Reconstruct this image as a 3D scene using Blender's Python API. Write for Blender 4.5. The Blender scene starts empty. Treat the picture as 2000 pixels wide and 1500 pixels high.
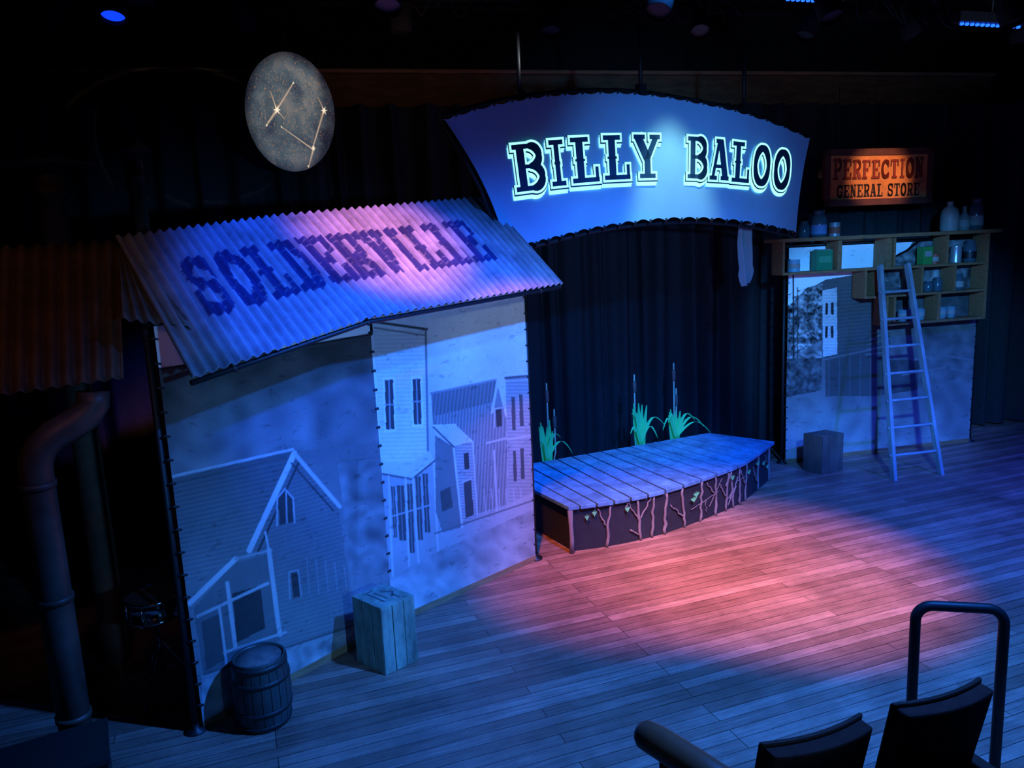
import bpy, math, random
import numpy as np
from mathutils import Vector, Matrix, Euler
random.seed(7); np.random.seed(7)
sc=bpy.context.scene
try:
    sc.view_settings.view_transform='Standard'; sc.view_settings.look='None'
except Exception: pass

# ------------------------------------------------------------ materials
def mat(name,col,rough=.6,metal=0.,noise=0.,nscale=8.,stretch=(1,1,1),emit=None,estr=0.,attr=None,bump=0.,spec=.5,trans=0.):
    m=bpy.data.materials.new(name); m.use_nodes=True
    nt=m.node_tree; b=nt.nodes['Principled BSDF']
    b.inputs['Base Color'].default_value=(*col,1); b.inputs['Roughness'].default_value=rough
    b.inputs['Metallic'].default_value=metal
    b.inputs['Specular IOR Level'].default_value=spec
    if trans: b.inputs['Transmission Weight'].default_value=trans
    if emit: b.inputs['Emission Color'].default_value=(*emit,1); b.inputs['Emission Strength'].default_value=estr
    src=None
    if attr:
        a=nt.nodes.new('ShaderNodeAttribute'); a.attribute_name=attr; src=a.outputs['Color']
    if noise>0 or bump>0:
        tc=nt.nodes.new('ShaderNodeTexCoord'); mp=nt.nodes.new('ShaderNodeMapping'); mp.inputs['Scale'].default_value=stretch
        nt.links.new(tc.outputs['Object'],mp.inputs['Vector'])
        n=nt.nodes.new('ShaderNodeTexNoise'); n.inputs['Scale'].default_value=nscale; n.inputs['Detail'].default_value=8; n.inputs['Roughness'].default_value=.65
        nt.links.new(mp.outputs[0],n.inputs['Vector'])
        mr=nt.nodes.new('ShaderNodeMapRange'); mr.inputs['From Min'].default_value=.3; mr.inputs['From Max'].default_value=.7
        mr.inputs['To Min'].default_value=1-noise; mr.inputs['To Max'].default_value=1+noise*.6
        nt.links.new(n.outputs['Fac'],mr.inputs['Value'])
        mx=nt.nodes.new('ShaderNodeVectorMath'); mx.operation='SCALE'
        if src: nt.links.new(src,mx.inputs[0])
        else: mx.inputs[0].default_value=col
        nt.links.new(mr.outputs[0],mx.inputs['Scale'])
        src=mx.outputs[0]
        if bump>0:
            bp=nt.nodes.new('ShaderNodeBump'); bp.inputs['Strength'].default_value=bump; bp.inputs['Distance'].default_value=.01
            nt.links.new(n.outputs['Fac'],bp.inputs['Height']); nt.links.new(bp.outputs[0],b.inputs['Normal'])
    if src: nt.links.new(src,b.inputs['Base Color'])
    return m

M_black=mat('black_paint',(.012,.012,.014),.5)
M_blackmat=mat('black_matte',(.012,.012,.015),.9,spec=.1)
M_steel=mat('pipe_steel',(.05,.05,.055),.5,.5,noise=.3)
M_wood=mat('raw_wood',(.36,.2,.1),.6,noise=.4,nscale=5,stretch=(1,1,8))
M_shelf=mat('shelf_wood',(.32,.15,.065),.6,noise=.35,nscale=6,stretch=(1,6,6))

# ------------------------------------------------------------ mesh builder
class MB:
    def __init__(s): s.v=[]; s.f=[]; s.m=[]; s.sm=[]; s.mats=[]; s.M=Matrix.Identity(4)
    def mi(s,m):
        if m not in s.mats: s.mats.append(m)
        return s.mats.index(m)
    def add(s,vs,fs,m,smooth=False):
        o=len(s.v); s.v+= [tuple(s.M@Vector(p)) for p in vs]; i=s.mi(m)
        for f in fs: s.f.append([o+k for k in f]); s.m.append(i); s.sm.append(smooth)
    def hexa(s,p,m):
        s.add(p,[(3,2,1,0),(4,5,6,7),(0,1,5,4),(1,2,6,5),(2,3,7,6),(3,0,4,7)],m)
    def box(s,c,d,m,rz=0):
        x,y,z=d[0]/2,d[1]/2,d[2]/2; R=Matrix.Rotation(rz,3,'Z')
        P=[Vector(c)+R@Vector(q) for q in [(-x,-y,-z),(x,-y,-z),(x,y,-z),(-x,y,-z),(-x,-y,z),(x,-y,z),(x,y,z),(-x,y,z)]]
        s.hexa(P,m)
    def tube(s,pts,r,m,n=10,smooth=True):
        pts=[Vector(p) for p in pts]; k=len(pts); rs=r if isinstance(r,(list,tuple)) else [r]*k
        vs=[];fs=[]; prev=None
        for i,p in enumerate(pts):
            t=(pts[min(i+1,k-1)]-pts[max(i-1,0)]).normalized()
            if prev is None:
                a=Vector((0,0,1)) if abs(t.z)<.9 else Vector((1,0,0))
                x=a.cross(t).normalized()
            else: x=(prev-t*prev.dot(t)).normalized()
            prev=x; y=t.cross(x)
            for j in range(n):
                an=2*math.pi*j/n
                vs.append(p+(x*math.cos(an)+y*math.sin(an))*rs[i])
        for i in range(k-1):
            for j in range(n):
                a=i*n+j;b=i*n+(j+1)%n; fs.append((a,b,b+n,a+n))
        fs.append(tuple(range(n))[::-1]); fs.append(tuple((k-1)*n+j for j in range(n)))
        s.add(vs,fs,m,smooth)
    def lathe(s,c,prof,m,n=32,smooth=True,cap=True):
        vs=[];fs=[]; k=len(prof)
        for r,z in prof:
            for j in range(n):
                an=2*math.pi*j/n; vs.append((c[0]+r*math.cos(an),c[1]+r*math.sin(an),c[2]+z))
        for i in range(k-1):
            for j in range(n):
                a=i*n+j;b=i*n+(j+1)%n; fs.append((a,b,b+n,a+n))
        s.add(vs,fs,m,smooth)
        if cap:
            s.add(vs[:n],[tuple(range(n))[::-1]],m); s.add(vs[-n:],[tuple(range(n))],m)
    def obj(s,name,bevel=0):
        me=bpy.data.meshes.new(name); me.from_pydata(s.v,[],s.f)
        for m in s.mats: me.materials.append(m)
        me.polygons.foreach_set('material_index',s.m); me.polygons.foreach_set('use_smooth',s.sm); me.update()
        o=bpy.data.objects.new(name,me); bpy.context.collection.objects.link(o)
        if bevel:
            b=o.modifiers.new('bevel','BEVEL'); b.width=bevel; b.segments=2; b.limit_method='ANGLE'
        return o
def empty(name,loc=(0,0,0)):
    o=bpy.data.objects.new(name,None); bpy.context.collection.objects.link(o); o.location=loc; return o
def frame(o,xd,yd=None,zd=(0,0,1)):
    x=Vector(xd).normalized(); z=Vector(zd).normalized(); y=z.cross(x).normalized()
    z=x.cross(y)
    M=Matrix.Identity(4)
    for i in range(3): M[i][0]=x[i];M[i][1]=y[i];M[i][2]=z[i];M[i][3]=o[i]
    return M

# ------------------------------------------------------------ lettering (slab serif, hand-built strokes)
def arc(cx,cy,rx,ry,a0,a1,w,n=10):
    n=int(n*1.8); out=[];pp=None
    for i in range(n+1):
        a=math.radians(a0+(a1-a0)*i/n); p=(cx+rx*math.cos(a),cy+ry*math.sin(a))
        if pp: out.append((*pp,*p,w,1))
        pp=p
    return out
G={}
G['I']=[(.5,.03,.5,.97,.28),(.12,.06,.88,.06,.12),(.12,.94,.88,.94,.12),(.34,.5,.66,.5,.08)]
G['L']=[(.33,.03,.33,.97,.26),(.03,.06,.97,.06,.12),(.03,.94,.65,.94,.12),(.9,.04,.9,.34,.13),(.16,.5,.5,.5,.07)]
G['Y']=[(.16,.94,.5,.45,.2),(.84,.94,.5,.45,.14),(.5,.03,.5,.48,.24),(0,.94,.42,.94,.12),(.6,.94,1,.94,.12),(.2,.06,.8,.06,.12)]
G['B']=[(.27,.03,.27,.97,.26),(.02,.94,.62,.94,.12),(.02,.06,.64,.06,.12),(.2,.52,.62,.52,.1)]+arc(.6,.73,.27,.21,90,-90,.19,8)+arc(.62,.29,.29,.23,90,-90,.19,8)
G['A']=[(.16,.05,.46,.95,.13),(.82,.05,.54,.95,.24),(.25,.34,.75,.34,.1),(0,.06,.38,.06,.12),(.58,.06,1,.06,.12),(.3,.94,.66,.94,.12)]
G['O']=arc(.5,.5,.36,.43,0,360,.21,22)+[(.04,.5,.2,.5,.1),(.8,.5,.96,.5,.1)]
G['S']=arc(.5,.72,.33,.22,15,270,.17,12)+arc(.5,.28,.34,.22,90,-165,.17,12)+[(.86,.62,.86,.97,.11),(.12,.03,.12,.4,.11)]
G['D']=[(.27,.03,.27,.97,.26),(.02,.94,.5,.94,.12),(.02,.06,.5,.06,.12)]+arc(.5,.5,.37,.44,90,-90,.2,12)
G['E']=[(.3,.03,.3,.97,.26),(.02,.94,.93,.94,.12),(.02,.06,.95,.06,.12),(.3,.5,.68,.5,.1),(.9,.66,.9,.97,.12),(.92,.03,.92,.34,.12),(.66,.4,.66,.6,.1)]
G['R']=[(.27,.03,.27,.97,.26),(.02,.94,.6,.94,.12),(.02,.06,.5,.06,.12),(.2,.48,.6,.48,.1),(.55,.48,.82,.1,.2),(.68,.06,1,.06,.12)]+arc(.58,.71,.28,.23,90,-90,.17,8)
G['V']=[(.18,.94,.5,.06,.22),(.84,.94,.52,.06,.13),(0,.94,.42,.94,.12),(.62,.94,1,.94,.12)]
G['P']=[(.27,.03,.27,.97,.26),(.02,.94,.6,.94,.12),(.02,.06,.55,.06,.12),(.2,.46,.6,.46,.1)]+arc(.58,.7,.29,.24,90,-90,.17,8)
G['F']=[(.3,.03,.3,.97,.26),(.02,.94,.93,.94,.12),(.02,.06,.6,.06,.12),(.3,.5,.68,.5,.1),(.9,.66,.9,.97,.12),(.66,.4,.66,.6,.1)]
G['C']=arc(.54,.5,.38,.43,40,320,.2,16)+[(.88,.62,.88,.97,.11),(.88,.03,.88,.34,.1)]
G['G']=arc(.54,.5,.38,.43,40,320,.2,16)+[(.88,.64,.88,.97,.11),(.84,.04,.84,.44,.16),(.62,.44,1,.44,.1)]
G['T']=[(.5,.03,.5,.97,.26),(.05,.94,.95,.94,.12),(.22,.06,.78,.06,.12),(.08,.64,.08,.97,.11),(.92,.64,.92,.97,.11)]
G['N']=[(.2,.03,.2,.97,.14),(.8,.03,.8,.97,.14),(.2,.92,.8,.08,.22),(.02,.94,.35,.94,.12),(.62,.94,1,.94,.12),(.02,.06,.4,.06,.12)]
WID={'I':.62,' ':.55}
def layout(text,x0,x1,gap=.12):
    ws=[WID.get(c,1.) for c in text]; tot=sum(ws)+gap*(len(text)-1); k=(x1-x0)/tot; x=x0; out=[]
    for c,w in zip(text,ws):
        if c!=' ': out.append((c,x,w*k))
        x+=(w+gap)*k
    return out
def glyph_quads(c,w,h,e=0.):
    out=[]
    for st in G[c]:
        x0,y0,x1,y1,t=st[:5]; curved=len(st)>5
        p=np.array((x0*w,y0*h));q=np.array((x1*w,y1*h)); d=q-p; L=np.hypot(*d); d=d/L; n=np.array((-d[1],d[0]))
        th=t*(h*abs(d[0])*(.75 if curved else 1)+min(h,w*1.05)*abs(d[1])); r=th/2+e
        if curved:
            for ctr in (p,q): out.append([ctr+r*np.array((math.cos(k*math.pi/8),math.sin(k*math.pi/8))) for k in range(16)])
            nn=n*r; out.append([p-nn,q-nn,q+nn,p+nn])
        else:
            ov=e+.01*h; p=p-d*ov; q=q+d*ov; nn=n*r
            out.append([p-nn,q-nn,q+nn,p+nn])
    return out

RD=Vector((.9756,.2194,0)); RN=Vector((.2194,-.9756,0))
BASIS_S=frame((2.993,8.397,0),RD)

# ------------------------------------------------------------ room
def floor_material():
    m=bpy.data.materials.new('stage_floorboards'); m.use_nodes=True; nt=m.node_tree; b=nt.nodes['Principled BSDF']
    tc=nt.nodes.new('ShaderNodeTexCoord')
    br=nt.nodes.new('ShaderNodeTexBrick'); br.offset=.37; br.offset_frequency=3
    br.inputs['Scale'].default_value=1; br.inputs['Brick Width'].default_value=2.3; br.inputs['Row Height'].default_value=.085
    br.inputs['Mortar Size'].default_value=.0022; br.inputs['Mortar Smooth'].default_value=.1; br.inputs['Bias'].default_value=-.2
    br.inputs['Color1'].default_value=(.27,.145,.105,1); br.inputs['Color2'].default_value=(.50,.30,.23,1); br.inputs['Mortar'].default_value=(.015,.01,.008,1)
    nt.links.new(tc.outputs['Object'],br.inputs['Vector'])
    def nz(sc_,det,stretch,a,b_,c,d):
        mp=nt.nodes.new('ShaderNodeMapping'); mp.inputs['Scale'].default_value=stretch; nt.links.new(tc.outputs['Object'],mp.inputs['Vector'])
        n=nt.nodes.new('ShaderNodeTexNoise'); n.inputs['Scale'].default_value=sc_; n.inputs['Detail'].default_value=det; n.inputs['Roughness'].default_value=.7
        nt.links.new(mp.outputs[0],n.inputs['Vector'])
        mr=nt.nodes.new('ShaderNodeMapRange')
        for k,v in (('From Min',a),('From Max',b_),('To Min',c),('To Max',d)): mr.inputs[k].default_value=v
        nt.links.new(n.outputs['Fac'],mr.inputs['Value']); return n,mr.outputs[0]
    _,g=nz(3,10,(.8,22,1),.3,.7,.5,1.4)
    n2,g2=nz(1.7,12,(1,1,1),.35,.7,.6,1.25)
    _,g3=nz(2.2,8,(.5,7,1),.60,.68,1.,1.6)
    x=g
    for o in (g2,g3):
        mu=nt.nodes.new('ShaderNodeMath'); mu.operation='MULTIPLY'; nt.links.new(x,mu.inputs[0]); nt.links.new(o,mu.inputs[1]); x=mu.outputs[0]
    sc_=nt.nodes.new('ShaderNodeVectorMath'); sc_.operation='SCALE'; nt.links.new(br.outputs['Color'],sc_.inputs[0]); nt.links.new(x,sc_.inputs['Scale'])
    nt.links.new(sc_.outputs[0],b.inputs['Base Color'])
    mr3=nt.nodes.new('ShaderNodeMapRange'); mr3.inputs['To Min'].default_value=.22; mr3.inputs['To Max'].default_value=.52
    nt.links.new(n2.outputs['Fac'],mr3.inputs['Value']); nt.links.new(mr3.outputs[0],b.inputs['Roughness'])
    bp=nt.nodes.new('ShaderNodeBump'); bp.inputs['Strength'].default_value=.4; bp.inputs['Distance'].default_value=.003
    iv=nt.nodes.new('ShaderNodeMath'); iv.operation='SUBTRACT'; iv.inputs[0].default_value=1; nt.links.new(br.outputs['Fac'],iv.inputs[1])
    nt.links.new(iv.outputs[0],bp.inputs['Height']); nt.links.new(bp.outputs[0],b.inputs['Normal'])
    return m
th=math.atan(.36)
f=MB(); f.add([(-11,-9,0),(13,-9,0),(13,9,0),(-11,9,0)],[(0,1,2,3)],floor_material()); fo=f.obj('floor'); fo.location=(1,4,0); fo.rotation_euler=(0,0,th)
M_wall=mat('dark_wall',(.01,.01,.012),.9,noise=.3)
def wall(name,a,b,h=5.6,t=.1):
    a=Vector(a);b=Vector(b); d=(b-a).normalized(); w=MB(); w.M=frame((*a,0),(*d,0))
    w.box(((b-a).length/2,0,h/2),((b-a).length,t,h),M_wall); return w.obj(name)
O=RN*-9.3
a=O+RD*-9; b=O+RD*11
wall('wall_back',(a.x,a.y),(b.x,b.y))
wall('wall_left',(-6.2,-2),(-6.2,8.2)); wall('wall_right',(9.2,-2),(9.2,11.6))
c=MB(); c.box((1.5,4.8,5.65),(17,15,.1),mat('ceiling_dark',(.05,.05,.055),.9,noise=.7,nscale=2)); 
M_joist=mat('ceiling_joist',(.05,.045,.04),.9,noise=.4)
for k in range(7): c.box((1.5,1.5+k*1.3,5.5),(17,.09,.2),M_joist)
c.obj('ceiling')
bm=MB(); bm.M=frame(tuple(RN*-8.85),RD); bm.box((0,0,4.36),(17,.22,.34),mat('old_beam',(.20,.10,.045),.7,noise=.5,nscale=3,stretch=(1,4,6))); bm.box((0,-.02,4.55),(17,.3,.04),M_wood); bm.obj('timber_beam',.01)

# curtain
cu=MB(); M_curtain=mat('curtain_cloth',(.028,.034,.040),.95,noise=.2,nscale=20,spec=.1); cu.M=frame(tuple(RN*-8.45),RD)
vs=[];fs=[];nx=1300;zz=[0.02,.6,1.4,2.4,3.3,4.15]
ph=0; phs=[]
for i in range(nx+1):
    if i%40==0: rate=random.uniform(.7,1.4)
    ph+=15/nx/.30*2*math.pi*rate; phs.append(ph)
for k,z in enumerate(zz):
    for i in range(nx+1):
        x=-6+15*i/nx; p=phs[i]
        amp=.08+.03*math.sin(x*1.7)
        y=amp*math.sin(p)+.02*math.sin(p*2.1+z*.2)
        vs.append((x+.04*math.sin(p*.5+z*.3),y,z))
for k in range(len(zz)-1):
    for i in range(nx): a=k*(nx+1)+i; fs.append((a,a+1,a+nx+2,a+nx+1))
cu.add(vs,fs,M_curtain,True); cu.obj('stage_curtain')

# ------------------------------------------------------------ printed canvas flats
def homog(src,dst):
    A=[];B=[]
    for (x,y),(u,v) in zip(src,dst):
        A.append([x,y,1,0,0,0,-u*x,-u*y]);B.append(u); A.append([0,0,0,x,y,1,-v*x,-v*y]);B.append(v)
    h=np.linalg.solve(np.array(A,float),np.array(B,float)); return np.append(h,1).reshape(3,3)
class Art:
    def __init__(s,x,y,base): s.x=x;s.y=y;s.v=np.full(x.shape,float(base))
    def mask(s,P):
        x,y=s.x,s.y; m=np.zeros(x.shape,bool); n=len(P)
        for i in range(n):
            x0,y0=P[i];x1,y1=P[(i+1)%n]
            if y0==y1: continue
            c=((y0>y)!=(y1>y)); c&= x<(x1-x0)*(y-y0)/(y1-y0)+x0; m^=c
        return m
    def poly(s,P,val,al=1.): m=s.mask(P); s.v[m]=s.v[m]*(1-al)+val*al
    def grad(s,P,p0,v0,p1,v1):
        m=s.mask(P); d=np.array(p1)-np.array(p0); t=((s.x-p0[0])*d[0]+(s.y-p0[1])*d[1])/(d@d); t=np.clip(t,0,1); s.v[m]=(v0+(v1-v0)*t)[m]
    def line(s,p,q,w,val,al=1.):
        d=np.array(q,float)-np.array(p,float); L=np.hypot(*d); d/=L; dx=s.x-p[0];dy=s.y-p[1]; t=np.clip(dx*d[0]+dy*d[1],0,L)
        D=np.hypot(dx-t*d[0],dy-t*d[1]); a=np.clip((w/2+.6-D)/1.2,0,1)*al; s.v=s.v*(1-a)+val*a
    def pl(s,P,w,val,al=1.):
        for a,b in zip(P[:-1],P[1:]): s.line(a,b,w,val,al)
    def stripes(s,P,n,period,amp):
        m=s.mask(P); L=math.hypot(*n); t=(s.x*n[0]+s.y*n[1])/L/period; s.v[m]*= (1+amp*np.sin(t*2*math.pi))[m]
    def rough(s,P,amp,scale):
        m=s.mask(P); g=np.zeros(s.x.shape)
        for k in range(7):
            a=random.uniform(0,6.28); fr=scale*random.uniform(.5,2.6); g+=np.sin((s.x*math.cos(a)+s.y*math.sin(a))*fr+random.uniform(0,6.28)+2*np.sin(s.y*fr*.7+k)+1.5*np.sin(s.x*fr*.9+k*2))
        s.v[m]*=(1+amp*g/2.2)[m]
def canvas_mat(name,tint):
    m=bpy.data.materials.new(name); m.use_nodes=True; nt=m.node_tree; b=nt.nodes['Principled BSDF']; b.inputs['Roughness'].default_value=.9; b.inputs['Specular IOR Level'].default_value=.1
    at=nt.nodes.new('ShaderNodeAttribute'); at.attribute_name='Col'
    tc=nt.nodes.new('ShaderNodeTexCoord')
    def nz(scale,st,lo,hi,f0,f1,dist=0):
        mp=nt.nodes.new('ShaderNodeMapping'); mp.inputs['Scale'].default_value=st; nt.links.new(tc.outputs['Object'],mp.inputs['Vector'])
        n=nt.nodes.new('ShaderNodeTexNoise'); n.inputs['Scale'].default_value=scale; n.inputs['Detail'].default_value=10; n.inputs['Roughness'].default_value=.7; n.inputs['Distortion'].default_value=dist
        nt.links.new(mp.outputs[0],n.inputs['Vector']); r=nt.nodes.new('ShaderNodeMapRange'); 
        for k,v in (('From Min',f0),('From Max',f1),('To Min',lo),('To Max',hi)): r.inputs[k].default_value=v
        nt.links.new(n.outputs['Fac'],r.inputs['Value']); return r.outputs[0]
    n1=nz(1.6,(1,1,1),.8,1.15,.3,.7); n2=nz(9,(1,1,2.4),.62,1.0,.34,.42,.3); n3=nz(60,(1,1,3),.9,1.08,.3,.7)
    x=n1
    for o in (n2,n3):
        mu=nt.nodes.new('ShaderNodeMath'); mu.operation='MULTIPLY'; nt.links.new(x,mu.inputs[0]); nt.links.new(o,mu.inputs[1]); x=mu.outputs[0]
    s1=nt.nodes.new('ShaderNodeVectorMath'); s1.operation='SCALE'; nt.links.new(at.outputs['Color'],s1.inputs[0]); nt.links.new(x,s1.inputs['Scale'])
    s2=nt.nodes.new('ShaderNodeVectorMath'); s2.operation='MULTIPLY'; nt.links.new(s1.outputs[0],s2.inputs[0]); s2.inputs[1].default_value=tint
    nt.links.new(s2.outputs[0],b.inputs['Base Color']); return m
M_canvas=canvas_mat('printed_canvas',(.95,.98,1.0))
def flat(name,o,xd,W,Hh,src,dst,paint,gam=1.5,step=.0055,gain=1.):
    nu=int(W/step);nv=int(Hh/step); U_,V_=np.meshgrid(np.linspace(0,W,nu+1),np.linspace(.045,Hh,nv+1))
    Hm=homog(src,dst); q=np.stack([U_.ravel(),V_.ravel(),np.ones(U_.size)]); r=Hm@q; ax=r[0]/r[2]; ay=r[1]/r[2]
    A=Art(ax,ay,.5); paint(A)
    bil=.006*np.sin(U_.ravel()*2.1+1)*np.sin(V_.ravel()*1.7)
    xd=np.array(xd); yd=np.array((-xd[1],xd[0]))
    P=np.stack([o[0]+xd[0]*U_.ravel()+yd[0]*bil,o[1]+xd[1]*U_.ravel()+yd[1]*bil,V_.ravel()],1)
    idx=np.arange((nu+1)*(nv+1)).reshape(nv+1,nu+1); F=np.stack([idx[:-1,:-1],idx[:-1,1:],idx[1:,1:],idx[1:,:-1]],-1).reshape(-1,4)
    me=bpy.data.meshes.new(name+'_canvas'); me.vertices.add(len(P)); me.vertices.foreach_set('co',P.ravel())
    me.loops.add(F.size); me.loops.foreach_set('vertex_index',F.ravel()); me.polygons.add(len(F)); me.polygons.foreach_set('loop_start',np.arange(0,F.size,4)); me.polygons.foreach_set('loop_total',np.full(len(F),4))
    me.update(calc_edges=True); me.materials.append(M_canvas)
    ca=me.color_attributes.new('Col','FLOAT_COLOR','POINT'); v=gain*np.clip(A.v,.03,1.1)**gam; ca.data.foreach_set('color',np.stack([v,v,v,np.ones_like(v)],1).ravel().astype('f'))
    co=bpy.data.objects.new('printed_canvas',me); bpy.context.collection.objects.link(co)
    fb=MB(); fb.M=frame((*o,0),(*xd,0))
    for x in (-.03,W+.03):
        fb.tube([(x,.03,0),(x,.03,Hh+.03)],.017,M_black,10); fb.lathe((x,.03,0),[(.06,0),(.06,.012),(.02,.02),(.02,.05)],M_black,16)
        sgn=1 if x<0 else -1
        z=.15
        while z<Hh: fb.tube([(x,.012,z),(x+sgn*.02,-.004,z+.01),(x+sgn*.045,-.002,z)],.006,M_black,6); z+=.13
    fb.tube([(-.03,.03,Hh+.02),(W+.03,.03,Hh+.02)],.017,M_black,10)
    fb.box((W/2,.012,.025),(W,.03,.05),M_wood)
    fo_=fb.obj('pipe_frame'); e=empty(name); 
    for k in (co,fo_): k.parent=e
    return e
def paintA(A):
    big=[(280,560),(800,560),(800,1300),(380,1460),(280,1400)]
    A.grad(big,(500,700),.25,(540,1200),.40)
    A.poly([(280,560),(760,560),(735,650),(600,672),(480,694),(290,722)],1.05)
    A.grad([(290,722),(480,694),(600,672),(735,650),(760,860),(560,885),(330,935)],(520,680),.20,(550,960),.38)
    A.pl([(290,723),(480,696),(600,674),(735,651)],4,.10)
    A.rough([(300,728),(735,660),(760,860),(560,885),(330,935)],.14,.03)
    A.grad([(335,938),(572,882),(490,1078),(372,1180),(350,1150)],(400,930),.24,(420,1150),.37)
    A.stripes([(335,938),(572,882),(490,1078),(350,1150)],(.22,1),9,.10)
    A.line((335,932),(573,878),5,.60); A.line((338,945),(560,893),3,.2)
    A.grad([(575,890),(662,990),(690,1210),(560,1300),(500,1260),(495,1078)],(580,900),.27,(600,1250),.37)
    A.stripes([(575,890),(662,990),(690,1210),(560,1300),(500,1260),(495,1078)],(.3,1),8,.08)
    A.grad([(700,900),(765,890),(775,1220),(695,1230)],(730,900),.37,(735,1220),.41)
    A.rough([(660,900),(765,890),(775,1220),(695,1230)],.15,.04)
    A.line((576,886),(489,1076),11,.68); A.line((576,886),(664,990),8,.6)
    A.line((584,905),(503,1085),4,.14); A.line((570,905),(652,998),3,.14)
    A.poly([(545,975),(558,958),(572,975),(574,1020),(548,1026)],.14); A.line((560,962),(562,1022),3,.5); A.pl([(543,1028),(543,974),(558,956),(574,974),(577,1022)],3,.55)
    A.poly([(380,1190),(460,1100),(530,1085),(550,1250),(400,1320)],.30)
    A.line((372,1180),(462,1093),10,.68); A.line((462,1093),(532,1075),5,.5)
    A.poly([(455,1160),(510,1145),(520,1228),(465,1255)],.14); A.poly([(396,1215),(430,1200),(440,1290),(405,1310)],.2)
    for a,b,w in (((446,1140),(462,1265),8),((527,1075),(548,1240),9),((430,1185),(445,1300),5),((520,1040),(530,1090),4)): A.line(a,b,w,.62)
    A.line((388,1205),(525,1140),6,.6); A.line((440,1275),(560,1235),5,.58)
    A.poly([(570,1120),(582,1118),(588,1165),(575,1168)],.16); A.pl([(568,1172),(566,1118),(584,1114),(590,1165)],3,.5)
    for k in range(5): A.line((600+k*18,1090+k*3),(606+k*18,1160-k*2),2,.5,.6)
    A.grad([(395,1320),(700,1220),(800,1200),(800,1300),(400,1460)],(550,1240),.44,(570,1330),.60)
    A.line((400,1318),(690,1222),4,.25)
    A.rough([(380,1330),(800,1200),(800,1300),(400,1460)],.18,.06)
def paintB(A):
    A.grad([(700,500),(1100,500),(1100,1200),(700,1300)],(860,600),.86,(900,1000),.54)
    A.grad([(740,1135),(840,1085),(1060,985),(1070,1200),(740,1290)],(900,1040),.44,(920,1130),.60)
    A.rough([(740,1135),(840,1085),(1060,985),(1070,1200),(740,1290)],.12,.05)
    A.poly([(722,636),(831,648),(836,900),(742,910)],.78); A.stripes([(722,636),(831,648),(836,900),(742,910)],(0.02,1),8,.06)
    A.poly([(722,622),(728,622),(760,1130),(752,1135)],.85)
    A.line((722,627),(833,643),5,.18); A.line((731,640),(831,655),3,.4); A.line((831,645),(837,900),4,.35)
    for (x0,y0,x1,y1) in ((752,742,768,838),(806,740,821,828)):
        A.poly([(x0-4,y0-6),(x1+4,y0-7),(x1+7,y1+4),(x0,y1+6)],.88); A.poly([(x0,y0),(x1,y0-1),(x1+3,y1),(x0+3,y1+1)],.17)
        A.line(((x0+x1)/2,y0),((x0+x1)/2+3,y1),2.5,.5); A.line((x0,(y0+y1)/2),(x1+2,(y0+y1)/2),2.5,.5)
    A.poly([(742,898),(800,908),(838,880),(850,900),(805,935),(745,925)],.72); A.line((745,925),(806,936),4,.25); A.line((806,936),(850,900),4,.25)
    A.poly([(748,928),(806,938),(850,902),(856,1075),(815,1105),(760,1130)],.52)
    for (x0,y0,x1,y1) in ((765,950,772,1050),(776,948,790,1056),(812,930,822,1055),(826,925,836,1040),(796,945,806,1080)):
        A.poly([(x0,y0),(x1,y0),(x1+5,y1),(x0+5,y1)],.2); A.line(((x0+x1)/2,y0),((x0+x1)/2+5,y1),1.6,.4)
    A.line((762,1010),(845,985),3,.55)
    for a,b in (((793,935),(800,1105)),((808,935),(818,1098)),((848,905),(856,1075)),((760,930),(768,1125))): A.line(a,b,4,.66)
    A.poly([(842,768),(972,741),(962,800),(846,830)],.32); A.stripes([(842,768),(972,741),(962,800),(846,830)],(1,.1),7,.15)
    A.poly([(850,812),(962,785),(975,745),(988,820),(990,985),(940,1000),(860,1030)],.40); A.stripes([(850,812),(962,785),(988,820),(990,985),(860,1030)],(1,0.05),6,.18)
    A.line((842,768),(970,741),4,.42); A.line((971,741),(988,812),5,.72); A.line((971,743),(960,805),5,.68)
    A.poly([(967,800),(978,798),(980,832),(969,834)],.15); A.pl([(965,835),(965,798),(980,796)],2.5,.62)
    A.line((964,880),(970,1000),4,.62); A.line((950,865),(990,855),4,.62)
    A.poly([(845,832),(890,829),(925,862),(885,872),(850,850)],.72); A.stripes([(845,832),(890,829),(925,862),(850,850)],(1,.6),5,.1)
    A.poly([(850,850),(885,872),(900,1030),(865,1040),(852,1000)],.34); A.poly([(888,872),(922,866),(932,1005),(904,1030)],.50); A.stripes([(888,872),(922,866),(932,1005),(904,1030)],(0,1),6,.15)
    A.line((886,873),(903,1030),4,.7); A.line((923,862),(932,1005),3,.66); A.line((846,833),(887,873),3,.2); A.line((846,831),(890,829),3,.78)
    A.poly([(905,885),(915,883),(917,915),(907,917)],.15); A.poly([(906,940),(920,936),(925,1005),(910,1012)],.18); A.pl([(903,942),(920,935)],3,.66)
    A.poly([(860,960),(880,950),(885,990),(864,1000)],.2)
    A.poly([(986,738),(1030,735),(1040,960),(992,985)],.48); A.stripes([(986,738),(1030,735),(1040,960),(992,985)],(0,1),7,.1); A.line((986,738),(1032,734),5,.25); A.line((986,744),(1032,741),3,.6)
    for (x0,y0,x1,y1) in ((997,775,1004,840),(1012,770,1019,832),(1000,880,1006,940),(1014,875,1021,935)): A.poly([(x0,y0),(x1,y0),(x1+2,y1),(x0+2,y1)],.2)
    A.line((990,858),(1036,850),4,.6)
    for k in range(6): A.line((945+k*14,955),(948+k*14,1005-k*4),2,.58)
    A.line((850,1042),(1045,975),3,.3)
    A.poly([(715,610),(728,610),(728,655),(722,655)],.03)
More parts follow.
